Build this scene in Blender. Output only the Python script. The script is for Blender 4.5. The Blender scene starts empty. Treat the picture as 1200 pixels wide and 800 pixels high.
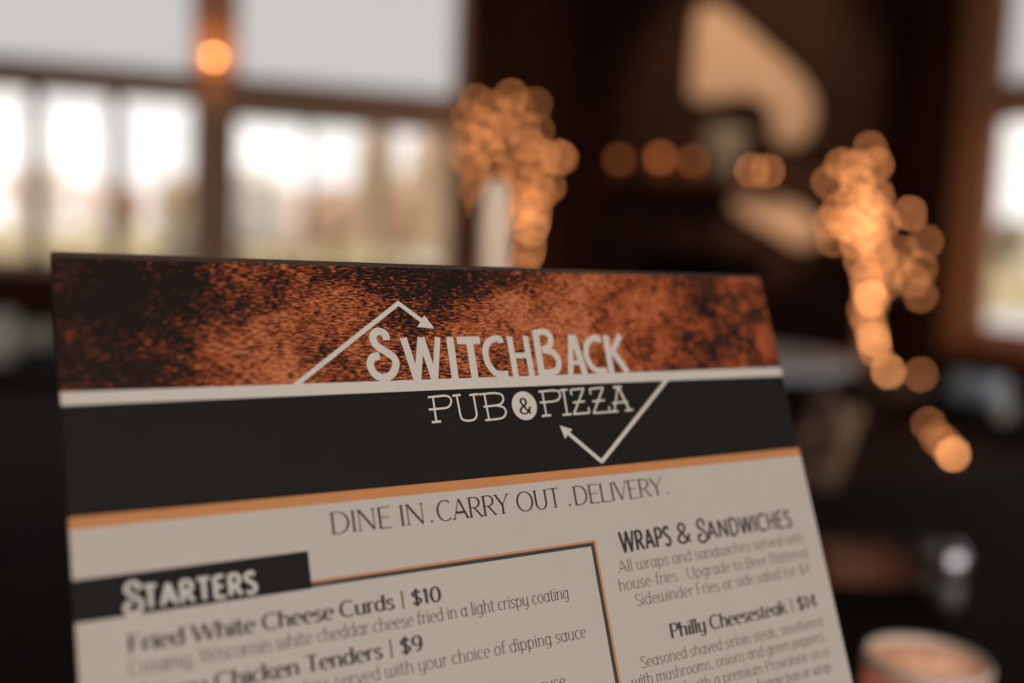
import bpy, bmesh, math, random
from mathutils import Vector, Matrix
PI = math.pi
random.seed(7)
scene = bpy.context.scene
COL = scene.collection

# ------------------------------------------------------------------ camera
# world axes = room axes: +Y towards the window wall, +X towards the right-hand window, metres
CAM = Vector((0.0, 0.0, 1.095))
RIGHT = Vector((0.942613, -0.331509, 0.039777)).normalized()
FWD = Vector((0.333851, 0.937561, -0.097583)).normalized()
UP = RIGHT.cross(FWD).normalized()
RIGHT = FWD.cross(UP).normalized()
cam_data = bpy.data.cameras.new('camera')
cam = bpy.data.objects.new('camera', cam_data)
COL.objects.link(cam)
m = Matrix.Identity(4)
for i in range(3):
    m[i][0] = RIGHT[i]; m[i][1] = UP[i]; m[i][2] = -FWD[i]; m[i][3] = CAM[i]
cam.matrix_world = m
F = 1228.67
cam_data.sensor_width = 36.0
cam_data.sensor_fit = 'HORIZONTAL'
cam_data.lens = F / 1200 * 36.0
cam_data.clip_start = 0.01
cam_data.clip_end = 400
cam_data.dof.use_dof = True
cam_data.dof.focus_distance = 0.2685
cam_data.dof.aperture_fstop = 3.9
scene.camera = cam

# ------------------------------------------------------------------ sky, exposure
scene.view_settings.view_transform = 'Standard'
scene.view_settings.look = 'None'
scene.view_settings.exposure = 0.0
scene.view_settings.gamma = 1.0
scene.view_settings.use_curve_mapping = False
scene.cycles.use_denoising = True
scene.cycles.use_adaptive_sampling = False
scene.cycles.max_bounces = 8
scene.cycles.transparent_max_bounces = 12
scene.cycles.sample_clamp_indirect = 4.0
scene.cycles.caustics_reflective = False
scene.cycles.caustics_refractive = False
world = bpy.data.worlds.new('overcast_sky')
scene.world = world
world.use_nodes = True
bg = world.node_tree.nodes['Background']
bg.inputs['Color'].default_value = (1.0, 0.955, 0.92, 1)
bg.inputs['Strength'].default_value = 1.4

def area(name, loc, target, sx, sy, energy, color):
    d = bpy.data.lights.new(name, 'AREA')
    d.shape = 'RECTANGLE'; d.size = sx; d.size_y = sy; d.energy = energy; d.color = color
    o = bpy.data.objects.new(name, d); COL.objects.link(o)
    o.location = loc
    o.rotation_euler = (Vector(target) - Vector(loc)).to_track_quat('-Z', 'Y').to_euler()
    return o
# daylight entering through the two windows of the wall behind the camera
area('daylight_south_window', (-1.6, -2.9, 1.9), (-1.6, 2, 1.2), 2.0, 2.0, 53, (1.0, 0.93, 0.88))
area('daylight_south_window', (1.9, -2.9, 1.9), (1.9, 2, 1.2), 2.0, 2.0, 53, (1.0, 0.93, 0.88))

# ------------------------------------------------------------------ materials
def mat(name, col, rough=0.6, metal=0.0, emit=None, estr=0.0, spec=0.5, trans=0.0, noise=None, bump=None):
    """procedural principled material; noise=(scale_xyz, colour2, contrast) mixes a second colour in"""
    M = bpy.data.materials.new(name); M.use_nodes = True
    nt = M.node_tree; b = nt.nodes['Principled BSDF']
    b.inputs['Base Color'].default_value = (*col, 1)
    b.inputs['Roughness'].default_value = rough
    b.inputs['Metallic'].default_value = metal
    b.inputs['Specular IOR Level'].default_value = spec
    b.inputs['Transmission Weight'].default_value = trans
    if emit:
        b.inputs['Emission Color'].default_value = (*emit, 1); b.inputs['Emission Strength'].default_value = estr
    if noise:
        sc, c2, lo, hi = noise
        tc = nt.nodes.new('ShaderNodeTexCoord'); mp = nt.nodes.new('ShaderNodeMapping')
        mp.inputs['Scale'].default_value = sc
        nz = nt.nodes.new('ShaderNodeTexNoise'); nz.inputs['Scale'].default_value = 1.0; nz.inputs['Detail'].default_value = 5
        rp = nt.nodes.new('ShaderNodeValToRGB')
        rp.color_ramp.elements[0].position = lo; rp.color_ramp.elements[1].position = hi
        rp.color_ramp.elements[0].color = (*col, 1); rp.color_ramp.elements[1].color = (*c2, 1)
        nt.links.new(tc.outputs['Object'], mp.inputs['Vector']); nt.links.new(mp.outputs[0], nz.inputs['Vector'])
        nt.links.new(nz.outputs['Fac'], rp.inputs['Fac']); nt.links.new(rp.outputs['Color'], b.inputs['Base Color'])
        if bump:
            bp = nt.nodes.new('ShaderNodeBump'); bp.inputs['Strength'].default_value = bump; bp.inputs['Distance'].default_value = 0.01
            nt.links.new(nz.outputs['Fac'], bp.inputs['Height']); nt.links.new(bp.outputs['Normal'], b.inputs['Normal'])
    return M

def glass(name, tint, gloss=0.06):
    M = bpy.data.materials.new(name); M.use_nodes = True
    nt = M.node_tree; nt.nodes.remove(nt.nodes['Principled BSDF'])
    out = nt.nodes['Material Output']
    t = nt.nodes.new('ShaderNodeBsdfTransparent'); t.inputs['Color'].default_value = (*tint, 1)
    g = nt.nodes.new('ShaderNodeBsdfGlossy'); g.inputs['Roughness'].default_value = 0.03
    mx = nt.nodes.new('ShaderNodeMixShader'); mx.inputs['Fac'].default_value = gloss
    nt.links.new(t.outputs[0], mx.inputs[1]); nt.links.new(g.outputs[0], mx.inputs[2]); nt.links.new(mx.outputs[0], out.inputs['Surface'])
    return M

def lamp_mat(name, col, strength):
    return mat(name, (0.8, 0.6, 0.4), 0.4, emit=col, estr=strength)

WOODWALL = mat('dark_wood_boarding', (0.045, 0.017, 0.008), 0.8, noise=((6, 6, 0.7), (0.085, 0.028, 0.012), .35, .7), spec=.2)
TIMBER = mat('brown_timber', (0.48, 0.29, 0.18), 0.6, noise=((9, 9, 1.2), (0.58, 0.36, 0.23), .3, .7), spec=.3)
TRIMWOOD = mat('orange_stained_trim', (0.42, 0.18, 0.07), 0.5, noise=((9, 9, 1.0), (0.52, 0.24, 0.11), .3, .7))
MULLION = mat('taupe_painted_mullion', (0.45, 0.36, 0.28), 0.5, noise=((5, 5, 5), (0.50, 0.40, 0.31), .3, .7))
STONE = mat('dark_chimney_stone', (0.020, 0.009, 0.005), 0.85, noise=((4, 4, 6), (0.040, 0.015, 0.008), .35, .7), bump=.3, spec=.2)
SOOT = mat('sooty_firebox', (0.006, 0.004, 0.003), 0.9, noise=((9, 9, 9), (0.012, 0.008, 0.006), .3, .7), spec=.1)
FLOORM = mat('dark_floor_boards', (0.018, 0.009, 0.005), 0.85, noise=((1.2, 9, 1), (0.032, 0.015, 0.008), .3, .7), spec=.08)
CEILM = mat('dark_ceiling_boards', (0.05, 0.026, 0.015), 0.8, noise=((1, 9, 1), (0.07, 0.035, 0.02), .3, .7))
CLEAR = glass('clear_pane_glass', (0.97, 0.97, 0.97), 0.04)
TINTED = glass('grey_tinted_glass', (0.675, 0.675, 0.68), 0.03)
LAWN = mat('faded_autumn_lawn', (0.50, 0.40, 0.20), 0.9, noise=((.15, .15, .15), (0.58, 0.46, 0.28), .35, .65), spec=.1)
BARK = mat('pale_birch_bark', (0.55, 0.40, 0.28), 0.7, noise=((20, 20, 6), (0.30, 0.18, 0.11), .45, .75), spec=.2)
OUTBARK = mat('grey_tree_bark', (0.28, 0.20, 0.14), 0.9, noise=((6, 6, 2), (0.38, 0.27, 0.2), .3, .7), spec=.1)
LEAF_TAN = mat('tan_autumn_leaves', (0.80, 0.66, 0.50), 0.9, noise=((.7, .7, .7), (0.86, 0.70, 0.54), .35, .65), spec=.1)
LEAF_ROSE = mat('russet_autumn_leaves', (0.82, 0.60, 0.46), 0.9, noise=((.7, .7, .7), (0.86, 0.68, 0.55), .35, .65), spec=.1)
LEAF_GREEN = mat('grey_green_needles', (0.46, 0.43, 0.34), 0.9, noise=((2, 2, 2), (0.54, 0.50, 0.39), .35, .65), spec=.1)
CORD = mat('dark_light_cord', (0.03, 0.02, 0.012), 0.6, noise=((30, 30, 30), (0.05, 0.03, 0.02), .3, .7))
PALEWOOD = mat('pale_bleached_wood', (0.58, 0.42, 0.30), 0.6, noise=((5, 5, 2), (0.64, 0.47, 0.34), .3, .7), spec=.2)
TABLEM = mat('black_stained_tabletop', (0.008, 0.005, 0.003), 0.75, noise=((3, 20, 3), (0.014, 0.008, 0.005), .3, .7), spec=.06)
TABLE2 = mat('window_light_tinted_tabletop', (0.56, 0.64, 0.70), 0.35, noise=((3, 14, 3), (0.62, 0.70, 0.76), .3, .7), spec=.8)  # blue-grey colour stands in for window light reflected off the top
CHAIRDK = mat('espresso_chair_wood', (0.035, 0.018, 0.010), 0.55, noise=((9, 9, 3), (0.06, 0.03, 0.017), .3, .7), spec=.3)
CHAIRLT = mat('light_oak_chair_wood', (0.36, 0.22, 0.13), 0.5, noise=((9, 9, 3), (0.44, 0.28, 0.17), .3, .7))
BLUECER = mat('blue_grey_ceramic', (0.42, 0.48, 0.54), 0.2, noise=((9, 9, 9), (0.48, 0.54, 0.6), .3, .7))
CADDY = mat('russet_wooden_caddy', (0.11, 0.032, 0.008), 0.6, noise=((20, 20, 6), (0.15, 0.045, 0.013), .3, .7))
STEEL = mat('brushed_steel', (0.55, 0.57, 0.60), 0.3, metal=1.0, noise=((60, 60, 4), (0.62, 0.64, 0.66), .3, .7))
BLACKM = mat('black_powdercoat', (0.015, 0.014, 0.013), 0.5, noise=((60, 60, 60), (0.02, 0.019, 0.018), .3, .7))
GALV = mat('grey_green_metal_bucket', (0.50, 0.50, 0.40), 0.55, noise=((12, 12, 12), (0.60, 0.60, 0.48), .3, .7))

def translucent(name, col, share, rough=.35):
    M = mat(name, col, rough, noise=((30, 30, 12), tuple(min(1, c * 1.07) for c in col), .3, .7))
    nt = M.node_tree; b_ = nt.nodes['Principled BSDF']; t_ = nt.nodes.new('ShaderNodeBsdfTranslucent'); t_.inputs['Color'].default_value = (*col, 1)
    mx = nt.nodes.new('ShaderNodeMixShader'); mx.inputs['Fac'].default_value = share
    nt.links.new(b_.outputs[0], mx.inputs[1]); nt.links.new(t_.outputs[0], mx.inputs[2]); nt.links.new(mx.outputs[0], nt.nodes['Material Output'].inputs['Surface'])
    return M
CERAMIC = translucent('frosted_white_glass', (.86, .86, .78), .65, .2)

# ------------------------------------------------------------------ helpers
def new_obj(name, verts, faces, material, parent=None, smooth=False, face_mats=None):
    me = bpy.data.meshes.new(name)
    me.from_pydata([tuple(v) for v in verts], [], faces); me.update()
    for k in (material if isinstance(material, list) else [material]): me.materials.append(k)
    if smooth:
        for p in me.polygons: p.use_smooth = True
    if face_mats:
        for p, i in zip(me.polygons, face_mats): p.material_index = i
    o = bpy.data.objects.new(name, me); COL.objects.link(o)
    if parent is not None: o.parent = parent
    return o

class MB:
    def __init__(s): s.v = []; s.f = []
    def box(s, x0, x1, y0, y1, z0, z1, M=None):
        n = len(s.v)
        P = [(x0, y0, z0), (x1, y0, z0), (x1, y1, z0), (x0, y1, z0), (x0, y0, z1), (x1, y0, z1), (x1, y1, z1), (x0, y1, z1)]
        s.v += [M @ Vector(p) for p in P] if M else P
        s.f += [tuple(n + i for i in q) for q in ((3, 2, 1, 0), (4, 5, 6, 7), (0, 1, 5, 4), (1, 2, 6, 5), (2, 3, 7, 6), (3, 0, 4, 7))]
        return s
    def tube(s, pts, rad, seg=8):
        pts = [Vector(p) for p in pts]; n0 = len(s.v)
        if not isinstance(rad, (list, tuple)): rad = [rad] * len(pts)
        up = Vector((0.31, 0.17, 0.93))
        for i, p in enumerate(pts):
            d = (pts[min(i + 1, len(pts) - 1)] - pts[max(i - 1, 0)]).normalized()
            a = d.cross(up)
            if a.length < 1e-3: a = d.cross(Vector((1, 0, 0)))
            a.normalize(); b = d.cross(a).normalized()
            for k in range(seg):
                t = 2 * PI * k / seg
                s.v.append(p + (a * math.cos(t) + b * math.sin(t)) * rad[i])
        for i in range(len(pts) - 1):
            for k in range(seg):
                a0 = n0 + i * seg + k; a1 = n0 + i * seg + (k + 1) % seg
                s.f.append((a0, a1, a1 + seg, a0 + seg))
        s.f.append(tuple(n0 + k for k in range(seg))[::-1]); e = n0 + (len(pts) - 1) * seg
        s.f.append(tuple(e + k for k in range(seg)))
        return s
    def lathe(s, prof, c=(0, 0, 0), seg=32):
        n0 = len(s.v); m = len(prof)
        for k in range(seg):
            t = 2 * PI * k / seg
            for r, z in prof: s.v.append((c[0] + r * math.cos(t), c[1] + r * math.sin(t), c[2] + z))
        for k in range(seg):
            for i in range(m - 1):
                a = n0 + k * m + i; b = n0 + ((k + 1) % seg) * m + i
                s.f.append((a, b, b + 1, a + 1))
        return s
    def ball(s, c, r, seg=12, rings=8, zs=1.0):
        return s.lathe([(max(1e-4, r * math.sin(PI * i / rings)), -zs * r * math.cos(PI * i / rings)) for i in range(rings + 1)], c, seg)
    def prism(s, outline, y0, y1, M=None):
        """outline: list of (x, z), extruded along y"""
        n = len(s.v); k = len(outline)
        P = [(x, y0, z) for x, z in outline] + [(x, y1, z) for x, z in outline]
        s.v += [M @ Vector(p) for p in P] if M else P
        s.f.append(tuple(range(n, n + k))); s.f.append(tuple(range(n + k, n + 2 * k))[::-1])
        for i in range(k):
            j = (i + 1) % k
            s.f.append((n + i, n + k + i, n + k + j, n + j))
        return s
    def build(s, name, material, parent=None, smooth=False, kind=None, bevel=0):
        o = new_obj(name, s.v, s.f, material, parent, smooth)
        if kind: o['kind'] = kind
        if bevel:
            md = o.modifiers.new('bevel', 'BEVEL'); md.width = bevel; md.segments = 2; md.limit_method = 'ANGLE'
        return o

def empty(name, loc=(0, 0, 0), rz=0.0, kind=None):
    o = bpy.data.objects.new(name, None); o.empty_display_size = .05; COL.objects.link(o)
    o.location = loc; o.rotation_euler = (0, 0, rz)
    if kind: o['kind'] = kind
    return o

def tag(o, label, cat, group=None):
    o['label'] = label; o['category'] = cat
    if group: o['group'] = group
    return o

def copy_tree(o, parent=None):
    c = o.copy(); COL.objects.link(c)
    if parent is not None: c.parent = parent
    for ch in list(o.children): copy_tree(ch, c)
    return c

def at_y(px, py, y):
    """the point where the sight line of a photo pixel meets the upright plane at room depth y"""
    d = FWD + RIGHT * ((px - 600) / F) - UP * ((py - 400) / F)
    return CAM + d * ((y - CAM.y) / d.y)
def at_d(px, py, dist):
    return CAM + (FWD + RIGHT * ((px - 600) / F) - UP * ((py - 400) / F)) * dist

# ------------------------------------------------------------------ the room
YN, XE, YS, XW, H = 8.63, 5.51, -3.0, -5.2, 4.3
T = 0.22
def struct(name, mb, material, parent=None, bevel=0):
    return mb.build(name, material, parent, kind='structure', bevel=bevel)

fl = MB().box(XW - T, XE + T, YS - T, YN + T, -0.12, 0); struct('floor', fl, FLOORM)
ce = MB().box(XW - T, XE + T, YS - T, YN + T, H, H + .12); struct('ceiling', ce, CEILM)
n = MB()
n.box(XW - T, XE + T, YN, YN + T, 0, .755)             # under the windows
n.box(XW - T, XE + T, YN, YN + T, 3.75, H)             # above them
n.box(XW - T, -3.0, YN, YN + T, .755, 3.75)
n.box(2.56, XE + T, YN, YN + T, .755, 3.75)
struct('wall_north', n, WOODWALL)
e = MB()
e.box(XE, XE + T, YS, YN, 0, .50); e.box(XE, XE + T, YS, YN, 3.75, H)
e.box(XE, XE + T, YS, .0, .50, 3.75); e.box(XE, XE + T, 5.98, YN, .50, 3.75)
struct('wall_east', e, WOODWALL)
w = MB().box(XW - T, XW, YS, YN, 0, H); struct('wall_west', w, WOODWALL)
s = MB()
s.box(XW - T, XE + T, YS - T, YS, 0, .8); s.box(XW - T, XE + T, YS - T, YS, 3.0, H)
for a, b in ((XW - T, -2.7), (-.5, .8), (3.0, XE + T)): s.box(a, b, YS - T, YS, .8, 3.0)
struct('wall_south', s, WOODWALL)
struct('baseboard_north', MB().box(XW, XE, YN - .025, YN, 0, .14), TIMBER)
struct('baseboard_east', MB().box(XE - .025, XE, YS, YN - .03, 0, .14), TIMBER)

# window post and transom of the big north window
struct('trim_1', MB().box(.37, .705, YN - .10, YN + .18, .755, 3.75), TIMBER, bevel=.01)       # post
struct('trim_2', MB().box(-3.0, .404, YN - .06, YN + .16, 2.085, 2.265), TIMBER, bevel=.01)     # transom, left bay
struct('trim_3', MB().box(.666, 2.50, YN - .06, YN + .16, 2.085, 2.265), TIMBER, bevel=.01)     # transom, right bay
struct('trim_4', MB().box(2.50, 2.56, YN - .05, YN + .18, .755, 3.75), TRIMWOOD, bevel=.006)    # jamb
struct('trim_5', MB().box(-3.0, 2.56, YN - .12, YN + .18, .72, .765), TIMBER, bevel=.008)       # sill

def window(name, panes, frames, mullions, axis='y', at=YN + .07):
    root = empty(name, (0, 0, 0), kind='structure')
    def bx(a0, a1, z0, z1, t0, t1):
        return MB().box(a0, a1, at + t0, at + t1, z0, z1) if axis == 'y' else MB().box(at + t0, at + t1, a0, a1, z0, z1)
    for a0, a1, z0, z1 in mullions: bx(a0, a1, z0, z1, -.035, .045).build('mullion', MULLION, root)
    for a0, a1, z0, z1 in frames: bx(a0, a1, z0, z1, -.04, .05).build('sash_frame', TRIMWOOD if axis == 'x' else MULLION, root)
    for a0, a1, z0, z1, g in panes: bx(a0, a1, z0, z1, -.003, .003).build('pane', g, root)
    return root
ms = [-2.42, -1.87, -1.32, -.75, -.19]
window('window_1',
       [(-3.0, .404, 2.27, 3.75, TINTED)] + [(a, b, .80, 2.05, CLEAR) for a, b in zip([-2.95] + [x + .05 for x in ms], [x - .05 for x in ms] + [.37])],
       [(-3.0, .404, 2.05, 2.084), (-3.0, .404, .766, .80), (-3.0, -2.95, .80, 2.05), (.37, .404, .80, 2.05)],
       [(x - .05, x + .05, .80, 2.05) for x in ms])
window('window_2',
       [(.666, 2.50, 2.27, 3.75, TINTED)] + [(a, b, .80, 1.95, CLEAR) for a, b in ((.70, 1.245), (1.285, 1.845), (1.885, 2.46))],
       [(.666, 2.50, 1.95, 2.084), (.666, 2.50, .766, .80), (.666, .70, .80, 1.95), (2.46, 2.50, .80, 1.95)],
       [(1.245, 1.285, .80, 1.95), (1.845, 1.885, .80, 1.95)])
window('window_3',  # near bays, out of view, are added to let in more daylight
       [(.06, 5.84, 2.29, 3.69, TINTED)] + [(a, b, .62, 2.03, CLEAR) for a, b in ((.06, 1.1), (1.18, 2.24), (2.32, 3.38), (3.46, 4.62), (4.70, 5.84))],
       [(5.84, 5.92, .56, 3.70), (.0, .06, .56, 3.70), (.06, 5.84, .56, .62), (.06, 5.84, 2.03, 2.07), (.06, 5.84, 2.25, 2.29)] + [(a, a + .08, .62, 2.03) for a in (1.1, 2.24, 3.38, 4.62)],
       [], 'x', XE + .07)
struct('trim_6', MB().box(XE - .06, XE + .15, .0, 5.92, 2.07, 2.25), TIMBER, bevel=.01)
struct('trim_7', MB().box(XE - .04, XE + .15, 5.92, 6.12, .42, 3.75), TRIMWOOD, bevel=.01)
struct('trim_8', MB().box(XE - .10, XE + .15, -.05, 5.92, .46, .56), TRIMWOOD, bevel=.01)
for i, (a, b) in enumerate(((-2.7, -.5), (.8, 3.0))):
    window('window_%d' % (4 + i), [(a + .05, b - .05, .85, 2.95, CLEAR)],
           [(a, a + .05, .8, 3.0), (b - .05, b, .8, 3.0), (a + .05, b - .05, .8, .85), (a + .05, b - .05, 2.95, 3.0)], [], 'y', YS - .12)

# ------------------------------------------------------------------ outdoors
LZ = -.15
ground = MB().box(-170, 230, YN + T, 330, LZ - .5, LZ)
ground.box(XE + T, 230, -80, YN + T, LZ - .5, LZ); ground.box(-170, XE + T, -80, YS - T, LZ - .5, LZ)
o = struct('ground', ground, LAWN)
struct('path', MB().box(13, 19, -40, 60, LZ, LZ + .02), mat('pale_gravel_path', (.62, .60, .57), .9, noise=((3, 3, 3), (.7, .68, .65), .3, .7)))

def tree(loc, h, r, trunk_h, leaf, label, cat='tree', group=None, n=420, size=.28, name='autumn_tree', cone=False):
    root = empty(name, loc); tag(root, label, cat, group)
    t = MB().tube([(0, 0, 0), (.03 * h, 0, trunk_h * .6), (0, .02 * h, h * .8)], [r * .11, r * .08, r * .03], 8)
    for k in range(6):
        a = k * 1.05 + random.random(); z = trunk_h * (.8 + .1 * k)
        t.tube([(0, 0, z), (math.cos(a) * r * .6, math.sin(a) * r * .6, min(h * .92, z + r * .5))], [r * .04, r * .012], 5)
    t.build('trunk', OUTBARK, root, smooth=True)
    v = []; f = []
    for i in range(n):
        if cone:
            q = random.random() ** .6; z = h * (1 - q) + .1; rr = r * q * (.6 + .4 * random.random()); a = random.random() * 2 * PI
            c = Vector((rr * math.cos(a), rr * math.sin(a), z))
        else:
            d = Vector((random.gauss(0, 1), random.gauss(0, 1), random.gauss(0, 1))).normalized() * (random.random() ** .45)
            c = Vector((d.x * r, d.y * r, trunk_h + (h - trunk_h) * .5 * (1 + d.z)))
        a = Vector((random.gauss(0, 1), random.gauss(0, 1), random.gauss(0, 1))).normalized() * size * random.uniform(.6, 1.2)
        b = a.cross(Vector((random.gauss(0, 1), random.gauss(0, 1), random.gauss(0, 1)))).normalized() * a.length * .6
        k = len(v); v += [c - a, c + b, c + a, c - b]; f.append((k, k + 1, k + 2, k + 3))
    o = new_obj('foliage', v, f, leaf, root); o['kind'] = 'stuff'
    return root

G1 = 'distant tree line beyond the lawn'
for i in range(34):
    x = -75 + i * 5.2 + 0; y = 82 + (i % 2) * 5
    hh = random.uniform(4.2, 5.6)
    tree((x, y, LZ), hh, random.uniform(2.2, 2.55), .8, random.choice([LEAF_TAN, LEAF_TAN, LEAF_ROSE, LEAF_GREEN]),
         'hazy autumn tree in the far tree line across the lawn', group=G1, n=170, size=.9)
for p, d, h, r, lf, lab in (
        (283, 30, 2.9, 1.2, LEAF_GREEN, 'grey-green tree just right of the window post'),
        (329, 33, 2.7, 1.05, LEAF_TAN, 'tan tree left of the brightest gap in the second bay'),
        (392, 30, 2.5, 1.7, LEAF_ROSE, 'low russet tree under the brightest patch of sky'),
        (440, 28, 4.4, .45, LEAF_TAN, 'tall tan tree between the two bright sky gaps'),
        (474, 34, 3.0, 1.2, LEAF_ROSE, 'low russet tree under the narrow sky gap by the jamb'),
        (518, 26, 4.9, .85, LEAF_TAN, 'tall tan tree nearest the right window jamb')):
    q = at_d(p, 280, d)
    tree((q.x, q.y, LZ), h, r, .7, lf, lab, n=360, size=.3)
q = at_d(208, 280, 22)
tree((q.x, q.y, LZ), 1.75, .5, .2, LEAF_GREEN, 'slim grey-green conical shrub seen in the left window bay', 'shrub', n=420, size=.13, name='conical_shrub', cone=True)
for k, (x, y, h) in enumerate(((26, 12, 3.2), (28, 17, 3.8), (27, 22, 3.0), (30, 27, 4.2), (29, 7, 3.4))):
    tree((x, y, LZ), h * .55, 2.0, .4, LEAF_TAN, 'tan hedge tree beyond the gravel path outside the east window', group='hedge trees outside the east window', n=260, size=.4)

# ------------------------------------------------------------------ corner chimney breast
BO = Vector((3.75, YN, 0)); BS = Vector((1, -1, 0)).normalized(); BN = Vector((-1, -1, 0)).normalized()
BM = Matrix(((BS.x, BN.x, 0, BO.x), (BS.y, BN.y, 0, BO.y), (0, 0, 1, 0), (0, 0, 0, 1)))   # local (along, out, up)
BLEN = (Vector((XE, 6.87, 0)) - BO).length
def on_breast(px, py, off=0.0):
    """(along, up) on the breast's face, off metres in front of it"""
    d = FWD + RIGHT * ((px - 600) / F) - UP * ((py - 400) / F)
    k = ((BO + BN * off - CAM).dot(BN)) / d.dot(BN); p = CAM + d * k - BO
    return p.dot(BS), p.z
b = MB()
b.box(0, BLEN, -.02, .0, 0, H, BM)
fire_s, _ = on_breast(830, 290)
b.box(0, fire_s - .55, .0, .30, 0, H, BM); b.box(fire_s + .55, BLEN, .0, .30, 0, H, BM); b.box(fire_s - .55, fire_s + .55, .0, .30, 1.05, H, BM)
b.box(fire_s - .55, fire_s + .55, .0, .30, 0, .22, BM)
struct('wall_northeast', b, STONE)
struct('trim_9', MB().box(fire_s - .545, fire_s + .545, .005, .03, .225, 1.045, BM), SOOT)
OFF = .30
s0, z_m = on_breast(800, 208, OFF + .1)
mant = empty('mantel_shelf'); tag(mant, 'long timber mantel shelf across the corner chimney', 'shelf')
sa = on_breast(690, 205, OFF)[0]; sb = min(on_breast(930, 205, OFF)[0], BLEN - .12)
MB().box(sa, sb, OFF, OFF + .31, z_m - .06, z_m, BM).build('shelf_board', WOODWALL, mant, bevel=.008)
for q in (sa + .15, sb - .21): MB().box(q, q + .06, OFF, OFF + .14, z_m - .18, z_m - .06, BM).build('bracket', WOODWALL, mant, bevel=.004)

def wall_shape(name, outline, th, label):
    pts = [on_breast(x, y, OFF + th) for x, y in outline]
    # round the outline
    k = len(pts); fine = []
    for i in range(k):
        p0, p1, p2, p3 = (pts[(i + j - 1) % k] for j in range(4))
        for t in (0, .25, .5, .75):
            fine.append(tuple(.5 * (2 * p1[c] + (p2[c] - p0[c]) * t + (2 * p0[c] - 5 * p1[c] + 4 * p2[c] - p3[c]) * t * t + (3 * p1[c] - p0[c] - 3 * p2[c] + p3[c]) * t ** 3) for c in (0, 1)))
    cx = sum(p[0] for p in fine) / len(fine); cz = sum(p[1] for p in fine) / len(fine)
    q = [(x - cx, z - cz) for x, z in fine]
    o = MB().prism(q, OFF, OFF + th, BM @ Matrix.Translation((0, 0, 0))).build(name, PALEWOOD)
    off = BS * cx + Vector((0, 0, cz)); 
    o.location = off
    md = o.modifiers.new('bevel', 'BEVEL'); md.width = .02; md.segments = 3; md.limit_method = 'ANGLE'; md.angle_limit = math.radians(50)
    return tag(o, label, 'wall sculpture')
wall_shape('wall_sculpture', [(818, 14), (838, 6), (868, 28), (905, 60), (942, 96), (955, 130), (946, 160), (925, 171), (905, 160), (904, 136), (892, 118), (868, 112), (812, 116), (812, 60)], .09,
           'large pale hook-shaped wooden sculpture hung high on the chimney')
wall_shape('wall_sculpture', [(858, 234), (886, 226), (925, 238), (955, 260), (958, 284), (936, 290), (900, 270), (866, 250)], .09,
           'small pale slanting wooden sculpture below the mantel lights')

def spot(name, loc, target, energy, color, ang, label):
    root = empty(name, loc); tag(root, label, 'spotlight', 'ceiling spotlights aimed at the chimney')
    d = bpy.data.lights.new(name, 'SPOT'); d.energy = energy; d.color = color; d.spot_size = math.radians(ang); d.spot_blend = .6; d.shadow_soft_size = .04
    o = bpy.data.objects.new('lamp', d); COL.objects.link(o); o.parent = root
    o.rotation_euler = (Vector(target) - Vector(loc)).to_track_quat('-Z', 'Y').to_euler(); o.location = (0, 0, -.02)
    MB().lathe([(.001, .2), (.07, .2), (.07, .0), (.055, .0), (.055, .18), (.001, .18)], seg=20).build('housing', BLACKM, root, smooth=False)
    MB().lathe([(.001, H - loc[2]), (.012, H - loc[2]), (.012, .2), (.001, .2)], seg=10).build('stem', BLACKM, root)
    return root
c1 = on_breast(880, 95, OFF); c2 = on_breast(905, 258, OFF)
P1 = BO + BS * c1[0] + BN * OFF + Vector((0, 0, c1[1])); P2 = BO + BS * c2[0] + BN * OFF + Vector((0, 0, c2[1]))
spot('ceiling_spotlight', (3.0, 5.6, 3.9), P1, 250, (1.0, .68, .44), 46, 'black ceiling spotlight, the higher one, aimed at the upper chimney')
spot('ceiling_spotlight', (2.6, 4.4, 3.3), P2, 420, (1.0, .66, .42), 14, 'unseen black spotlight on a long stem, added to brighten the lower sculpture')  # added out of view to brighten the sculpture that the mantel shades

# things on the mantel
def on_mantel(px, out=.12):
    s_, _ = on_breast(px, 200, OFF + out)
    return BO + BS * s_ + BN * (OFF + out) + Vector((0, 0, z_m))
JAR = mat('amber_jar_glass', (.30, .08, .02), .2, noise=((20, 20, 20), (.36, .10, .03), .3, .7))
for px, rr, st, lab in ((725, .040, 1.0, 'leftmost glowing amber glass jar on the mantel shelf'), (773, .046, 1.6, 'brightest glowing amber glass jar, middle of the mantel shelf'), (812, .036, 1.1, 'faint amber glass jar in front of the grey-green bucket')):
    p = on_mantel(px, .20); root = empty('candle_jar', p); tag(root, lab, 'candle', 'amber candle jars on the mantel shelf')
    MB().lathe([(.001, 0), (rr * .8, 0), (rr, .015), (rr, .02 + 2.2 * rr), (rr * .92, .02 + 2.2 * rr), (rr * .92, .02), (.001, .02)], seg=24).build('jar', JAR, root, smooth=True)
    MB().ball((0, 0, .03 + rr), rr * .88, 14, 10).build('glow', lamp_mat('candle_glow', (1, .24, .05), st), root, smooth=True)
    MB().ball((0, 0, .05 + 2 * rr), rr * .8, 12, 8, 1.2).build('flame', lamp_mat('candle_flame', (1, .25, .06), st * 1.2), root, smooth=True)
p = on_mantel(840, .07)
root = empty('metal_bucket', p); tag(root, 'grey-green metal bucket on the mantel under the hook-shaped sculpture', 'bucket')
o = MB().lathe([(.001, 0), (.105, 0), (.17, .34), (.178, .35), (.178, .36), (.165, .36), (.10, .02), (.001, .02)], seg=36).build('body', GALV, root, smooth=True)
root.location = BO + BS * (on_breast(849, 200, OFF + .19)[0]) + BN * (OFF + .19) + Vector((0, 0, z_m))
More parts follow.
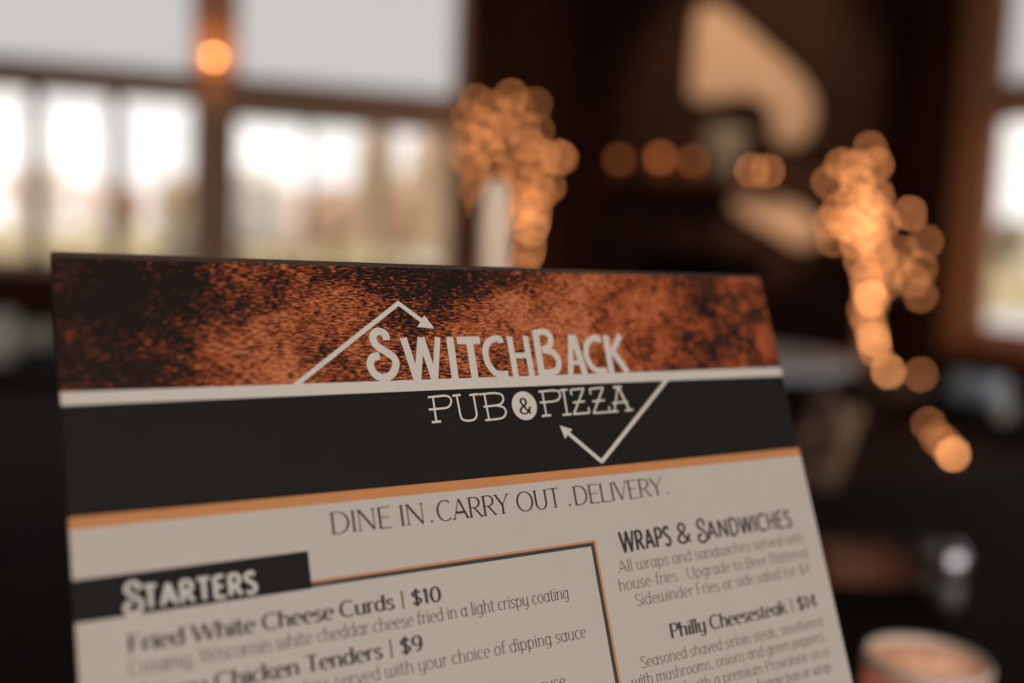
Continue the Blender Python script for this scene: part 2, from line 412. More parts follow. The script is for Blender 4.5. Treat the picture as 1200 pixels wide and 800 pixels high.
MB().tube([(-.175, 0, .34), (-.14, .01, .40), (0, .015, .43), (.14, .01, .40), (.175, 0, .34)], .008, 6).build('handle', BLACKM, root, smooth=True)

# ------------------------------------------------------------------ string lights and lit trees
def bulb_mesh(strength, col, r=.017):
    mb = MB().ball((0, 0, 0), r, 10, 7)
    me = bpy.data.meshes.new('bulb'); me.from_pydata([tuple(v) for v in mb.v], [], mb.f); me.update()
    me.materials.append(lamp_mat('warm_bulb', col, strength))
    for p_ in me.polygons: p_.use_smooth = True
    return me
ORANGE = (1.0, .35, .115); GOLD = (1.0, .40, .14)
BULB = {1: bulb_mesh(7, ORANGE), 2: bulb_mesh(11, ORANGE), 3: bulb_mesh(18, GOLD), 4: bulb_mesh(8.5, GOLD, .0125), 5: bulb_mesh(22, GOLD, .0125)}
def string_lights(label, pts, group='warm string lights'):
    """pts: (point, strength class)"""
    base = pts[0][0].copy()
    root = empty('string_lights', base); tag(root, label, 'string lights', group)
    MB().tube([p_ - base + Vector((0, .012, .012)) for p_, _ in pts], .0035, 5).build('cord', CORD, root)
    for p_, k in pts:
        o = bpy.data.objects.new('bulb', BULB[k]); COL.objects.link(o); o.parent = root; o.location = p_ - base
    return root

def lit_tree(base, top_z, tips, label, bark, r0, name='lit_tree'):
    root = empty(name, base); tag(root, label, 'tree')
    MB().tube([(0, 0, 0), (.01, .01, top_z * .5), (0, 0, top_z)], [r0, r0 * .7, r0 * .3], 10).build('trunk', bark, root, smooth=True)
    pot = MB().lathe([(.001, 0), (.15, 0), (.19, .26), (.20, .26), (.20, .30), (.17, .30), (.165, .27), (.001, .27)], seg=28)
    pot.build('pot', CHAIRDK, root, smooth=False)
    for tp in tips:
        q = tp - base; s_ = max(.35, min(top_z * .97, q.z - .12))
        mid = Vector((q.x * .5, q.y * .5, (s_ + q.z) * .5 + .01))
        MB().tube([(0, 0, s_), mid, q + Vector((0, 0, -.02))], [.006, .004, .002], 5).build('branch', bark, root)
    return root

L1 = [(558, 118, 1), (599, 112, 2), (593, 135, 1), (627, 122, 1), (607, 128, 1), (549, 137, 1), (565, 144, 1), (588, 154, 2), (614, 151, 1), (630, 154, 1), (570, 170, 2),
      (558, 167, 1), (597, 174, 1), (636, 183, 2), (658, 185, 2), (653, 183, 2), (623, 190, 2), (581, 190, 2), (551, 190, 1), (630, 213, 2), (643, 219, 2), (610, 213, 2),
      (633, 226, 2), (557, 222, 1), (565, 242, 1), (614, 235, 2), (627, 242, 2), (597, 229, 1), (623, 268, 3), (607, 261, 2), (627, 257, 2), (620, 291, 2), (617, 300, 2), (612, 318, 2), (546, 160, 1), (575, 125, 1), (583, 205, 1), (603, 198, 1), (572, 152, 1), (620, 170, 2), (545, 182, 1), (590, 220, 1), (618, 248, 2), (561, 208, 1), (604, 250, 1)]
def tree_points(L, y0, jit):
    P = []
    for i, (a, b_, k) in enumerate(L):
        P.append((at_y(a, b_, y0 + jit * math.sin(i * 2.4) - (.22 if 1003 < a < 1036 else 0)), k))
    return P
TP = tree_points(L1, 7.85, .22)
base1 = at_y(600, 300, 7.85); base1.z = 0
lit_tree(base1, 1.75, [p_ for p_, _ in TP[:30:2]], 'bare potted tree wrapped in warm lights left of the chimney', CHAIRDK, .022)
string_lights('warm string lights wound through the tree beside the window', TP)
L2 = [(1020, 174, 1), (987, 193, 2), (1027, 193, 2), (1002, 196, 2), (971, 213, 1), (1000, 233, 2), (982, 248, 2), (1066, 250, 2), (1024, 248, 2), (972, 261, 1), (1035, 261, 2),
      (1000, 266, 2), (976, 281, 1), (1011, 274, 2), (1024, 283, 2), (1012, 256, 2), (1020, 268, 2), (1085, 283, 1), (1057, 296, 1), (1009, 305, 2), (1048, 314, 1), (1079, 314, 1), (1070, 329, 1), (1039, 331, 1),
      (1079, 346, 1), (1020, 349, 3), (1024, 353, 1), (1015, 325, 2), (1005, 215, 2), (1015, 235, 2), (1028, 230, 2), (990, 262, 2), (1004, 285, 2), (1030, 300, 2), (1018, 338, 2), (1012, 362, 1), (1022, 385, 1), (1036, 322, 1), (1017, 375, 2), (1024, 398, 3), (1026, 410, 2), (1041, 435, 3), (1079, 439, 1)]
TP2 = tree_points(L2, 5.75, .13)
base2 = at_y(1020, 300, 5.75); base2.z = 0
lit_tree(base2, 1.55, [p_ for p_, _ in TP2[:23:2]], 'pale-trunked tree wrapped in warm lights by the right window', BARK, .045)
string_lights('dense warm string lights wound round the pale-trunked tree', TP2)
def on_z(px, py, z):
    d = FWD + RIGHT * ((px - 600) / F) - UP * ((py - 400) / F)
    return CAM + d * ((z - CAM.z) / d.z)
TP3 = [(on_z(a, b_, .022), k) for a, b_, k in ((1088, 497, 1), (1099, 513, 1), (1108, 520, 1), (1117, 532, 3))]
string_lights('loose end of string lights, four bulbs lying on the floor at the right', TP3)
print('trail z', [round(p_.z, 2) for p_, _ in TP3])
p = on_mantel(881, .22); 
string_lights('two warm bulbs at the right end of the mantel', [(on_mantel(881, .22) + Vector((0, 0, .05)), 2), (on_mantel(900, .22) + Vector((0, 0, .05)), 2)])
# stool that carries the trailing lights
# sconce on the window post
q = at_y(250, 70, YN - .17)
root = empty('wall_sconce', (q.x, YN - .10, q.z)); tag(root, 'glowing amber globe sconce on the window post', 'lamp')
MB().box(-.04, .04, -.015, .0, -.07, .05).build('back_plate', BLACKM, root, bevel=.004)
MB().tube([(0, -.01, -.05), (0, -.07, -.075), (0, -.09, -.06)], .008, 6).build('arm', BLACKM, root)
MB().ball((0, -.09, 0), .042, 18, 12).build('bulb', lamp_mat('sconce_bulb', (1.0, .58, .28), 4.2), root, smooth=True)
MB().lathe([(.03, -.085), (.09, -.07), (.13, -.02), (.133, -.016), (.088, -.066), (.03, -.081)], (0, -.09, 0), 24).build('shade', lamp_mat('amber_shade', (1.0, .28, .07), .6), root, smooth=True)
d = bpy.data.lights.new('sconce_light', 'POINT'); d.energy = 3.0; d.color = (1, .42, .14); d.shadow_soft_size = .03
lo = bpy.data.objects.new('lamp', d); COL.objects.link(lo); lo.parent = root; lo.location = (0, -.15, 0)

# ------------------------------------------------------------------ tables and chairs in the room
def round_table(loc, r, top, label, h=.75):
    root = empty('round_table', loc); tag(root, label, 'table')
    MB().lathe([(.001, h - .03), (r - .01, h - .03), (r, h - .02), (r, h - .006), (r - .006, h), (.001, h)], seg=56).build('tabletop', top, root)
    MB().lathe([(.001, .03), (.05, .03), (.04, .1), (.035, h - .1), (.09, h - .031), (.001, h - .031)], seg=20).build('pedestal', CHAIRDK, root, smooth=True)
    MB().lathe([(.001, 0), (.26, 0), (.26, .012), (.05, .03), (.001, .03)], seg=32).build('foot', BLACKM, root)
    return root
def chair(loc, rz, wood, label, group=None):
    root = empty('dining_chair', loc, rz); tag(root, label, 'chair', group)     # faces local +Y
    MB().box(-.20, .20, -.20, .22, .43, .46).build('seat', wood, root, bevel=.008)
    for sx in (-.18, .18):
        MB().tube([(sx, .19, 0), (sx * .95, .18, .43)], [.014, .019], 8).build('leg', wood, root)
        MB().tube([(sx, -.22, 0), (sx * .97, -.175, .43)], [.014, .019], 8).build('leg', wood, root)
        MB().tube([(sx * .97, -.185, .46), (sx, -.235, .70), (sx, -.30, .93)], [.018, .017, .014], 8).build('back_post', wood, root)
    for z0, y0 in ((.60, -.215), (.72, -.24), (.84, -.272)):
        MB().prism([(-.18, z0), (.18, z0), (.18, z0 + .085), (0, z0 + .10), (-.18, z0 + .085)], y0 - .008, y0 + .008).build('back_slat', wood, root)
    MB().box(-.17, .17, .16, .18, .36, .43).build('apron', wood, root)
    return root
def on_z(px, py, z):
    d = FWD + RIGHT * ((px - 600) / F) - UP * ((py - 400) / F)
    return CAM + d * ((z - CAM.z) / d.z)
q = on_z(826, 412, .75); round_table((q.x, q.y, 0), .47, TABLE2, 'round table with a top tinted blue-grey for window light just right of the menu')
q2 = at_d(960, 430, 2.15)
lc = chair((q2.x - .19, q2.y + .09, 0), math.radians(64), CHAIRLT, 'light oak slat-back chair right of the menu'); lc.scale = (.86, .86, .86)
q = on_z(1153, 476, .75) + Vector((RIGHT.x, RIGHT.y, 0)) * .27; round_table((q.x, q.y, 0), .42, TABLEM, 'dark round table at the right edge holding blue-grey mugs')
q = on_z(-55, 410, .75); round_table((q.x, q.y, 0), .50, TABLEM, 'dark round table at the left edge holding white cups')
TL = q
ch = chair((TL.x + .62, TL.y - .35, 0), math.radians(60), CHAIRDK, 'dark wooden chair pulled up to the table of white cups')
ch2 = copy_tree(ch); ch2.location = (TL.x - .2, TL.y - .75, 0); ch2.rotation_euler = (0, 0, math.radians(15)); tag(ch2, 'dark wooden chair in front of the table of white cups, left edge', 'chair')

def cup(px, py, r, h, m_, label, group, cat='cup', name='cup'):
    q = on_z(px, py, .75)
    root = empty(name, (q.x, q.y, .75)); tag(root, label, cat, group)
    MB().lathe([(.001, 0), (r * .75, 0), (r * .92, .01), (r, h), (r * .94, h), (r * .86, .012), (.001, .01)], seg=24).build('body', m_, root, smooth=True)
    pts = [(r * .93, 0, h * .82), (r * 1.5, 0, h * .78), (r * 1.6, 0, h * .45), (r * .9, 0, h * .25)]
    MB().tube(pts, .004, 6).build('handle', m_, root, smooth=True)
    return root
cup(-4, 424, .042, .12, CERAMIC, 'tall frosted white mug at the far left edge of the frame', 'white cups on the left table')
cup(27, 408, .024, .055, CERAMIC, 'small frosted white cup beside the tall mug, left of the menu', 'white cups on the left table')
cup(51, 406, .026, .060, CERAMIC, 'small frosted white cup touching the left edge of the menu', 'white cups on the left table')
cup(1132, 468, .034, .062, BLUECER, 'blue-grey mug, left of the pair on the right-hand table', 'blue-grey mugs on the right table')
cup(1160, 474, .034, .065, BLUECER, 'blue-grey mug, right of the pair on the right-hand table', 'blue-grey mugs on the right table')
cup(1174, 492, .016, .045, CERAMIC, 'tiny off-white creamer jug in front of the blue-grey mugs', 'blue-grey mugs on the right table', 'jug', 'creamer_jug')

# ------------------------------------------------------------------ the table under the menu
tbl = empty('dining_table', (.45, .45, 0)); tag(tbl, 'black-stained dining table the menu stands on', 'table')
MB().box(-1.0, 1.0, -.62, .82, .71, .75).build('tabletop', TABLEM, tbl, bevel=.005)
for sx in (-.93, .93):
    for sy in (-.55, .75): MB().box(sx - .03, sx + .03, sy - .03, sy + .03, 0, .71).build('leg', TABLEM, tbl, bevel=.004)

q = on_z(1008, 676, .75)
cad = empty('condiment_caddy', (q.x, q.y, .75), math.radians(-20)); cad.scale = (.85, .85, .8); tag(cad, 'small russet wooden condiment caddy on the black table', 'caddy')
MB().box(-.052, .052, -.03, .03, 0, .008).build('base', CADDY, cad)
for a in (((-.052, .052, -.03, -.024)), ((-.052, .052, .024, .03))): MB().box(*a, .008, .042).build('side_panel', CADDY, cad)
for a in ((-.052, -.046), (.046, .052)): MB().box(*a, -.024, .024, .008, .042).build('end_panel', CADDY, cad)
q = on_z(1110, 708, .75)
sh = empty('salt_shaker', (q.x, q.y, .75)); tag(sh, 'small steel-capped shaker standing right of the wooden caddy', 'shaker')
MB().lathe([(.001, 0), (.013, 0), (.0145, .004), (.0125, .03), (.001, .03)], seg=20).build('body', mat('smoky_shaker_glass', (.10, .09, .08), .15, noise=((30, 30, 30), (.12, .1, .09), .3, .7)), sh, smooth=True)
MB().lathe([(.001, .0305), (.0145, .0305), (.016, .035), (.0155, .052), (.008, .062), (.001, .063)], seg=20).build('cap', STEEL, sh, smooth=True)

q = on_z(1082, 690, .75)
ps = empty('pepper_shaker', (q.x, q.y, .75)); tag(ps, 'small dark brown pepper shaker left of the steel-capped shaker', 'shaker')
PEP = mat('dark_brown_wood_turning', (.06, .035, .025), .4, noise=((60, 60, 9), (.09, .055, .04), .3, .7))
MB().lathe([(.001, 0), (.012, 0), (.0135, .004), (.011, .028), (.001, .028)], seg=20).build('body', PEP, ps, smooth=True)
MB().lathe([(.001, .0285), (.012, .0285), (.0135, .036), (.012, .048), (.006, .054), (.001, .055)], seg=20).build('cap', PEP, ps, smooth=True)
q = at_d(578, 262, .50)
tc = empty('taper_candle', (q.x, q.y, .75)); tag(tc, 'tall cream taper candle rising behind the top edge of the menu', 'candle')
ct = at_d(578, 212, .50).z - .75
TAPER = mat('cream_candle_wax', (.82, .62, .46), .5, noise=((30, 30, 6), (.86, .66, .50), .3, .7))
MB().lathe([(.001, .03), (.0092, .03), (.0085, ct - .02), (.0075, ct - .006), (.0045, ct), (.001, ct + .0005)], seg=28).build('wax', TAPER, tc, smooth=True)
MB().tube([(0, 0, ct), (.0003, 0, ct + .006)], .0006, 6).build('wick', BLACKM, tc)
MB().lathe([(.001, 0), (.035, 0), (.036, .004), (.012, .01), (.0115, .04), (.0098, .04), (.0098, .0295), (.001, .0295)], seg=32).build('holder', BLACKM, tc, smooth=False)
# peach tumbler in the lower right corner
q = at_d(1087, 768, .585)
TH = q.z - .75
RIM = mat('milky_glass_rim', (.80, .62, .49), .25, noise=((30, 30, 30), (.86, .7, .58), .3, .7))
PEACH = translucent('peach_frosted_glass', (.88, .50, .34), .4)
CREAM = translucent('cream_wax', (.95, .84, .72), .35, .5)
cg = empty('candle_holder', (q.x, q.y, .75)); tag(cg, 'peach frosted glass candle holder at the lower right corner', 'candle holder')
R0 = .0335
MB().lathe([(.001, 0), (.027, 0), (.029, .004), (R0, TH - .006), (R0 - .0025, TH - .006), (.0255, .008), (.001, .008)], seg=56).build('glass', PEACH, cg, smooth=True)
MB().lathe([(R0 - .0028, TH - .006), (R0, TH - .006), (R0 + .0004, TH - .002), (R0 - .001, TH), (R0 - .0028, TH - .002), (R0 - .0028, TH - .006)], seg=56).build('rim', RIM, cg, smooth=True)
MB().lathe([(.001, TH - .008), (R0 - .0034, TH - .008), (R0 - .0036, TH - .005), (R0 - .005, TH - .0042), (.001, TH - .0035)], seg=48).build('wax', CREAM, cg, smooth=True)
MB().tube([(0, 0, TH - .0038), (.0005, 0, TH + .002)], .0007, 6).build('wick', BLACKM, cg)
d = bpy.data.lights.new('holder_fill_light', 'POINT'); d.energy = .15; d.color = (1, .74, .54); d.shadow_soft_size = .01  # added light hidden under the wax so glass and wax glow
lo = bpy.data.objects.new('lamp', d); COL.objects.link(lo); lo.parent = cg; lo.location = (0, 0, TH * .6)

# traced lettering, millimetres on the card: (smooth or line, pen width, points)
LOGO = [
  ('s', 1.76, [(77.19, 20.67), (76.97, 18.99), (75.11, 18.37), (73.58, 19.63), (74.08, 21.81), (76.3, 23.51), (78.54, 25.22), (78.88, 27.23), (77.43, 29.52), (74.94, 30.37), (72.8, 29.38), (71.82, 27.06), (72.79, 25.1), (74.71, 24.71)]),
  ('l', 1.74, [(82.03, 20.11), (84.23, 31.22)]),
  ('l', 1.74, [(84.37, 31.23), (87.11, 20.09)]),
  ('l', 1.74, [(87.11, 20.09), (89.31, 31.28)]),
  ('l', 1.46, [(89.46, 31.29), (91.99, 20.07)]),
  ('l', 1.86, [(95.59, 20.03), (95.37, 31.37)]),
  ('l', 1.74, [(97.58, 21.0), (104.66, 20.97)]),
  ('l', 1.86, [(101.38, 20.93), (101.36, 31.42)]),
  ('s', 1.62, [(111.12, 21.83), (110.84, 20.68), (108.8, 20.73), (106.7, 22.06), (105.77, 24.53), (106.13, 27.54), (107.71, 29.86), (109.79, 30.56), (111.87, 30.34)]),
  ('l', 1.62, [(114.13, 19.99), (114.22, 31.26)]),
  ('l', 1.62, [(119.36, 19.92), (119.43, 31.2)]),
  ('l', 1.39, [(114.31, 25.47), (119.42, 25.35)]),
  ('l', 1.86, [(122.97, 18.22), (122.7, 31.3)]),
  ('s', 1.62, [(122.93, 19.03), (125.99, 18.79), (127.72, 20.29), (126.88, 22.87), (124.29, 23.94)]),
  ('s', 1.62, [(124.29, 23.94), (127.58, 24.73), (129.12, 27.16), (127.7, 29.98), (122.78, 30.5)]),
  ('l', 1.62, [(134.81, 19.71), (132.4, 31.29)]),
  ('l', 1.86, [(135.47, 19.8), (137.44, 31.25)]),
  ('l', 1.16, [(133.04, 27.91), (136.55, 27.77)]),
  ('s', 1.62, [(144.41, 21.97), (144.14, 20.71), (142.0, 20.99), (139.98, 22.49), (139.04, 25.49), (139.86, 28.52), (141.97, 30.26), (145.37, 30.46)]),
  ('l', 1.86, [(147.16, 20.08), (146.92, 31.19)]),
  ('l', 1.62, [(152.67, 19.93), (147.88, 25.66)]),
  ('l', 1.74, [(148.71, 24.71), (152.77, 31.12)]),
]
PUB = [
  ('l', 0.56, [(88.01, 35.68), (87.98, 42.39)]),
  ('l', 0.56, [(86.58, 35.85), (91.49, 35.59)]),
  ('s', 0.56, [(91.17, 35.58), (92.72, 35.99), (93.16, 37.17), (92.15, 38.58), (90.42, 38.9)]),
  ('l', 0.56, [(90.42, 38.9), (86.31, 39.05)]),
  ('l', 0.60, [(86.66, 42.32), (89.35, 42.23)]),
  ('l', 0.60, [(93.74, 35.74), (96.18, 35.6)]),
  ('l', 0.56, [(94.99, 35.67), (95.19, 40.58)]),
  ('s', 0.56, [(95.19, 40.58), (95.6, 41.99), (97.35, 42.49), (99.26, 42.18), (100.15, 40.94)]),
  ('l', 0.56, [(100.15, 40.94), (100.03, 35.64)]),
  ('l', 0.60, [(98.8, 35.77), (101.52, 35.58)]),
  ('l', 0.56, [(103.34, 35.59), (103.61, 42.59)]),
  ('l', 0.56, [(101.69, 35.7), (106.5, 35.48)]),
  ('s', 0.56, [(106.5, 35.48), (108.54, 35.98), (108.99, 37.26), (108.07, 38.47), (106.34, 38.87)]),
  ('l', 0.56, [(106.34, 38.87), (102.5, 39.05)]),
  ('s', 0.56, [(106.34, 38.87), (108.57, 39.45), (109.14, 40.85), (108.06, 42.17), (105.86, 42.53)]),
  ('l', 0.56, [(105.86, 42.53), (102.39, 42.64)]),
  ('l', 0.56, [(121.81, 35.64), (121.86, 42.46)]),
  ('l', 0.56, [(120.56, 35.71), (125.51, 35.47)]),
  ('s', 0.56, [(125.37, 35.46), (127.06, 35.84), (127.57, 36.98), (126.57, 38.18), (124.71, 38.6)]),
  ('l', 0.56, [(124.71, 38.6), (120.45, 38.72)]),
  ('l', 0.60, [(120.27, 42.44), (123.42, 42.35)]),
  ('l', 0.60, [(127.56, 35.61), (130.29, 35.46)]),
  ('l', 0.60, [(128.92, 35.53), (128.8, 42.38)]),
  ('l', 0.60, [(127.22, 42.48), (130.29, 42.39)]),
  ('l', 0.56, [(131.43, 37.14), (131.32, 35.56)]),
  ('l', 0.56, [(131.32, 35.56), (136.09, 35.36)]),
  ('l', 0.60, [(135.92, 35.42), (131.05, 42.36)]),
  ('l', 0.56, [(130.89, 42.42), (136.46, 42.32)]),
  ('l', 0.56, [(136.46, 42.32), (136.43, 40.75)]),
  ('l', 0.56, [(131.44, 39.2), (135.59, 39.01)]),
  ('l', 0.56, [(138.0, 37.15), (137.97, 35.55)]),
  ('l', 0.56, [(137.97, 35.55), (142.94, 35.35)]),
  ('l', 0.60, [(142.77, 35.41), (137.89, 42.45)]),
  ('l', 0.56, [(137.72, 42.51), (143.67, 42.42)]),
  ('l', 0.56, [(143.67, 42.42), (143.57, 40.82)]),
  ('l', 0.56, [(138.16, 39.18), (142.58, 38.99)]),
  ('l', 0.70, [(146.42, 35.41), (149.49, 35.33)]),
  ('l', 0.56, [(148.01, 35.47), (145.28, 42.31)]),
  ('l', 0.79, [(148.33, 35.48), (150.75, 42.25)]),
  ('l', 0.60, [(145.03, 39.99), (150.71, 39.73)]),
  ('l', 0.60, [(143.83, 42.43), (146.7, 42.38)]),
  ('l', 0.60, [(149.12, 42.3), (152.22, 42.19)]),
]
ARROW = [
  ('l', 1.21, [(50.39, 32.42), (82.12, 10.8)]),
  ('l', 1.21, [(81.67, 10.57), (89.38, 16.54)]),
  ('l', 1.21, [(166.94, 33.87), (137.52, 56.26)]),
  ('l', 1.16, [(137.68, 56.27), (127.49, 47.11)]),
]
HEADS = [[(86.53, 17.22), (91.45, 17.71), (89.04, 13.99)], [(125.65, 45.35), (129.6, 46.62), (126.62, 49.07)]]

# ------------------------------------------------------------------ the menu card
MU = Vector((0.97209, 0.23443, -0.0089)).normalized()
MD = Vector((0.08064, -0.36952, -0.92572)).normalized()
MNn = MU.cross(-MD).normalized()                        # out of the printed face, towards the reader
MUP = MNn.cross(MU).normalized()
MO = CAM + Vector((-.01837, .24769, -.00689))
CW, CHT, CT = .216, .3556, .0022
def print_mat(name, col, rough=.55, var=None, spec=.15):
    return mat(name, col, rough, spec=spec, noise=((90, 90, 90), var or tuple(c * .97 for c in col), .3, .7))
PAPER = print_mat('cream_card_stock', (.565, .50, .435))
INK = print_mat('black_band_print', (.0135, .0115, .009), .6, spec=.12)
WHITE = print_mat('off_white_print', (.66, .60, .53))
ORNG = print_mat('copper_orange_print', (.60, .25, .095))
TEXT = print_mat('dark_text_ink', (.045, .040, .036))
BODY = print_mat('brown_grey_text_ink', (.10, .082, .068))
SLATE = print_mat('slate_rule_print', (.045, .055, .055))
EDGE = mat('dark_card_edge', (.028, .014, .008), .6, noise=((300, 300, 300), (.05, .022, .012), .3, .7))

def wood_print():
    M = bpy.data.materials.new('burnt_wood_print'); M.use_nodes = True
    nt = M.node_tree; N = nt.nodes; L = nt.links; b = N['Principled BSDF']
    b.inputs['Roughness'].default_value = .6; b.inputs['Specular IOR Level'].default_value = .12
    tc = N.new('ShaderNodeTexCoord'); sx = N.new('ShaderNodeSeparateXYZ'); L.new(tc.outputs['Object'], sx.inputs[0])
    def noise(scale, detail, rough=.55, dist=0.0):
        mp = N.new('ShaderNodeMapping'); mp.inputs['Scale'].default_value = scale; L.new(tc.outputs['Object'], mp.inputs['Vector'])
        n_ = N.new('ShaderNodeTexNoise'); n_.inputs['Scale'].default_value = 1; n_.inputs['Detail'].default_value = detail
        n_.inputs['Roughness'].default_value = rough; n_.inputs['Distortion'].default_value = dist
        L.new(mp.outputs[0], n_.inputs['Vector']); return n_.outputs['Fac']
    def mth(op, a, b_, clamp=False):
        n_ = N.new('ShaderNodeMath'); n_.operation = op; n_.use_clamp = clamp
        for i, v in enumerate((a, b_)):
            if isinstance(v, (int, float)): n_.inputs[i].default_value = v
            else: L.new(v, n_.inputs[i])
        return n_.outputs[0]
    def rng(v, a, b_, c=0.0, d=1.0):
        n_ = N.new('ShaderNodeMapRange'); n_.interpolation_type = 'SMOOTHSTEP'
        for i, k in enumerate((a, b_, c, d)): n_.inputs[i + 1].default_value = k
        L.new(v, n_.inputs[0]); return n_.outputs[0]
    def blob(cx, cy, rx, ry):
        a = mth('DIVIDE', mth('SUBTRACT', sx.outputs[0], cx), rx); c = mth('DIVIDE', mth('SUBTRACT', sx.outputs[1], cy), ry)
        r2 = mth('ADD', mth('MULTIPLY', a, a), mth('MULTIPLY', c, c)); return rng(r2, 1.4, .0)
    big = noise((75, 110, 1), 5, .62, .6)
    mid_ = noise((260, 420, 1), 4, .6)
    grain = noise((560, 2500, 1), 2, .55, .3)
    # heat: how light and orange the print is
    heat = mth('ADD', mth('MULTIPLY', big, 1.5), mth('MULTIPLY', mid_, .9))
    heat = mth('SUBTRACT', heat, .72)
    for (cx, cy, rx, ry, k) in ((.006, -.014, .034, .034, -.50), (.030, -.006, .035, .010, -.25), (.042, -.026, .016, .012, .22), (.095, -.002, .034, .008, -.50), (.084, -.012, .014, .008, -.28), (.060, -.010, .02, .008, .10),
                                (.150, -.014, .045, .02, .16), (.120, -.02, .03, .016, .12), (.186, -.010, .016, .022, -.16)):
        heat = mth('ADD', heat, mth('MULTIPLY', blob(cx, cy, rx, ry), k))
    # short dark fibres, strongest left of the middle
    gk = rng(sx.outputs[0], .10, .19, 1.0, .30)
    heat = mth('ADD', heat, mth('MULTIPLY', mth('SUBTRACT', grain, .5), mth('MULTIPLY', gk, 3.0)))
    # branching cracks towards the right end
    vo = N.new('ShaderNodeTexVoronoi'); vo.feature = 'DISTANCE_TO_EDGE'; vo.inputs['Scale'].default_value = 1
    mp = N.new('ShaderNodeMapping'); mp.inputs['Scale'].default_value = (110, 55, 1); L.new(tc.outputs['Object'], mp.inputs['Vector'])
    ad = N.new('ShaderNodeVectorMath'); ad.operation = 'ADD'; L.new(mp.outputs[0], ad.inputs[0])
    nv = N.new('ShaderNodeTexNoise'); nv.inputs['Scale'].default_value = 160; L.new(tc.outputs['Object'], nv.inputs['Vector']); L.new(nv.outputs['Color'], ad.inputs[1])
    L.new(ad.outputs[0], vo.inputs['Vector'])
    crack = mth('MULTIPLY', rng(vo.outputs['Distance'], .07, .0), rng(sx.outputs[0], .135, .165, 0, .20))
    heat = mth('SUBTRACT', heat, crack)
    rp = N.new('ShaderNodeValToRGB'); cr = rp.color_ramp
    cr.elements[0].position = .05; cr.elements[0].color = (.012, .007, .005, 1)
    cr.elements[1].position = .95; cr.elements[1].color = (.56, .20, .08, 1)
    for p_, c in ((.26, (.035, .012, .006, 1)), (.42, (.16, .035, .011, 1)), (.62, (.35, .074, .021, 1)), (.80, (.47, .125, .042, 1))):
        e_ = cr.elements.new(p_); e_.color = c
    L.new(heat, rp.inputs['Fac']); L.new(rp.outputs['Color'], b.inputs['Base Color'])
    return M
WOODP = wood_print()

menu = empty('menu_card'); tag(menu, 'large pub and pizza menu card with burnt-wood header leaning back on the table', 'menu')
mm = Matrix.Identity(4)
base_pt = MO + MD * CHT
for i in range(3):
    mm[i][0] = MU[i]; mm[i][1] = MUP[i]; mm[i][2] = MNn[i]; mm[i][3] = base_pt[i]
menu.matrix_world = mm
def cardbox(name, u0, u1, v0, v1, z0, z1, m_, label=None):
    o = MB().box(u0, u1, CHT - v1, CHT - v0, z0, z1).build(name, m_, menu)
    if label: o['label'] = label
    return o
cardbox('backing_board', 0, CW, 0, CHT, -CT, -.00012, EDGE, 'dark brown board edge')
# the face, edge to edge, one sheet per printed colour
hp = new_obj('wood_header', [(0, -.0341, 0), (CW, -.0341, 0), (CW, -.0011, 0), (0, -.0011, 0), (0, -.0341, -.0001), (CW, -.0341, -.0001), (CW, -.0011, -.0001), (0, -.0011, -.0001)],
             [(0, 1, 2, 3), (7, 6, 5, 4), (0, 4, 5, 1), (1, 5, 6, 2), (2, 6, 7, 3), (3, 7, 4, 0)], WOODP, menu)
hp.location = (0, CHT, 0); hp['label'] = 'burnt orange and black wood-grain print'
cardbox('top_border', 0, CW, 0, .0011, -.0001, -.00001, EDGE, 'dark brown border along the top edge')
cardbox('white_stripe', 0, CW, .0312, .0341, -.0001, .00003, WHITE, 'off-white stripe')
cardbox('black_band', 0, CW, .0341, .0575, -.0001, 0, INK, 'black printed band')
cardbox('orange_stripe', 0, CW, .0575, .0600, -.0001, 0, ORNG, 'copper orange stripe')
cardbox('paper_face', 0, CW, .0600, CHT, -.0001, 0, PAPER, 'cream paper face')
cardbox('section_banner', 0, .0501, .0702, .0786, 0, .00003, SLATE if False else INK, 'black banner behind the heading')
cardbox('orange_rule', .0501, .1307, .0769, .07745, 0, .00003, ORNG, 'thin copper rule')
cardbox('orange_rule', .1300, .1307, .07745, .20, 0, .00003, ORNG, 'thin copper rule')
cardbox('slate_rule', .0501, .1300, .07745, .0784, 0, .00003, SLATE, 'dark slate rule')
cardbox('slate_rule', .1289, .1300, .0784, .20, 0, .00003, SLATE, 'dark slate rule')
MB().ball((.1341, CHT - .0003, -.0006), .00035, 8, 6).build('paint_speck', WHITE, menu)['label'] = 'tiny white speck on the top edge'

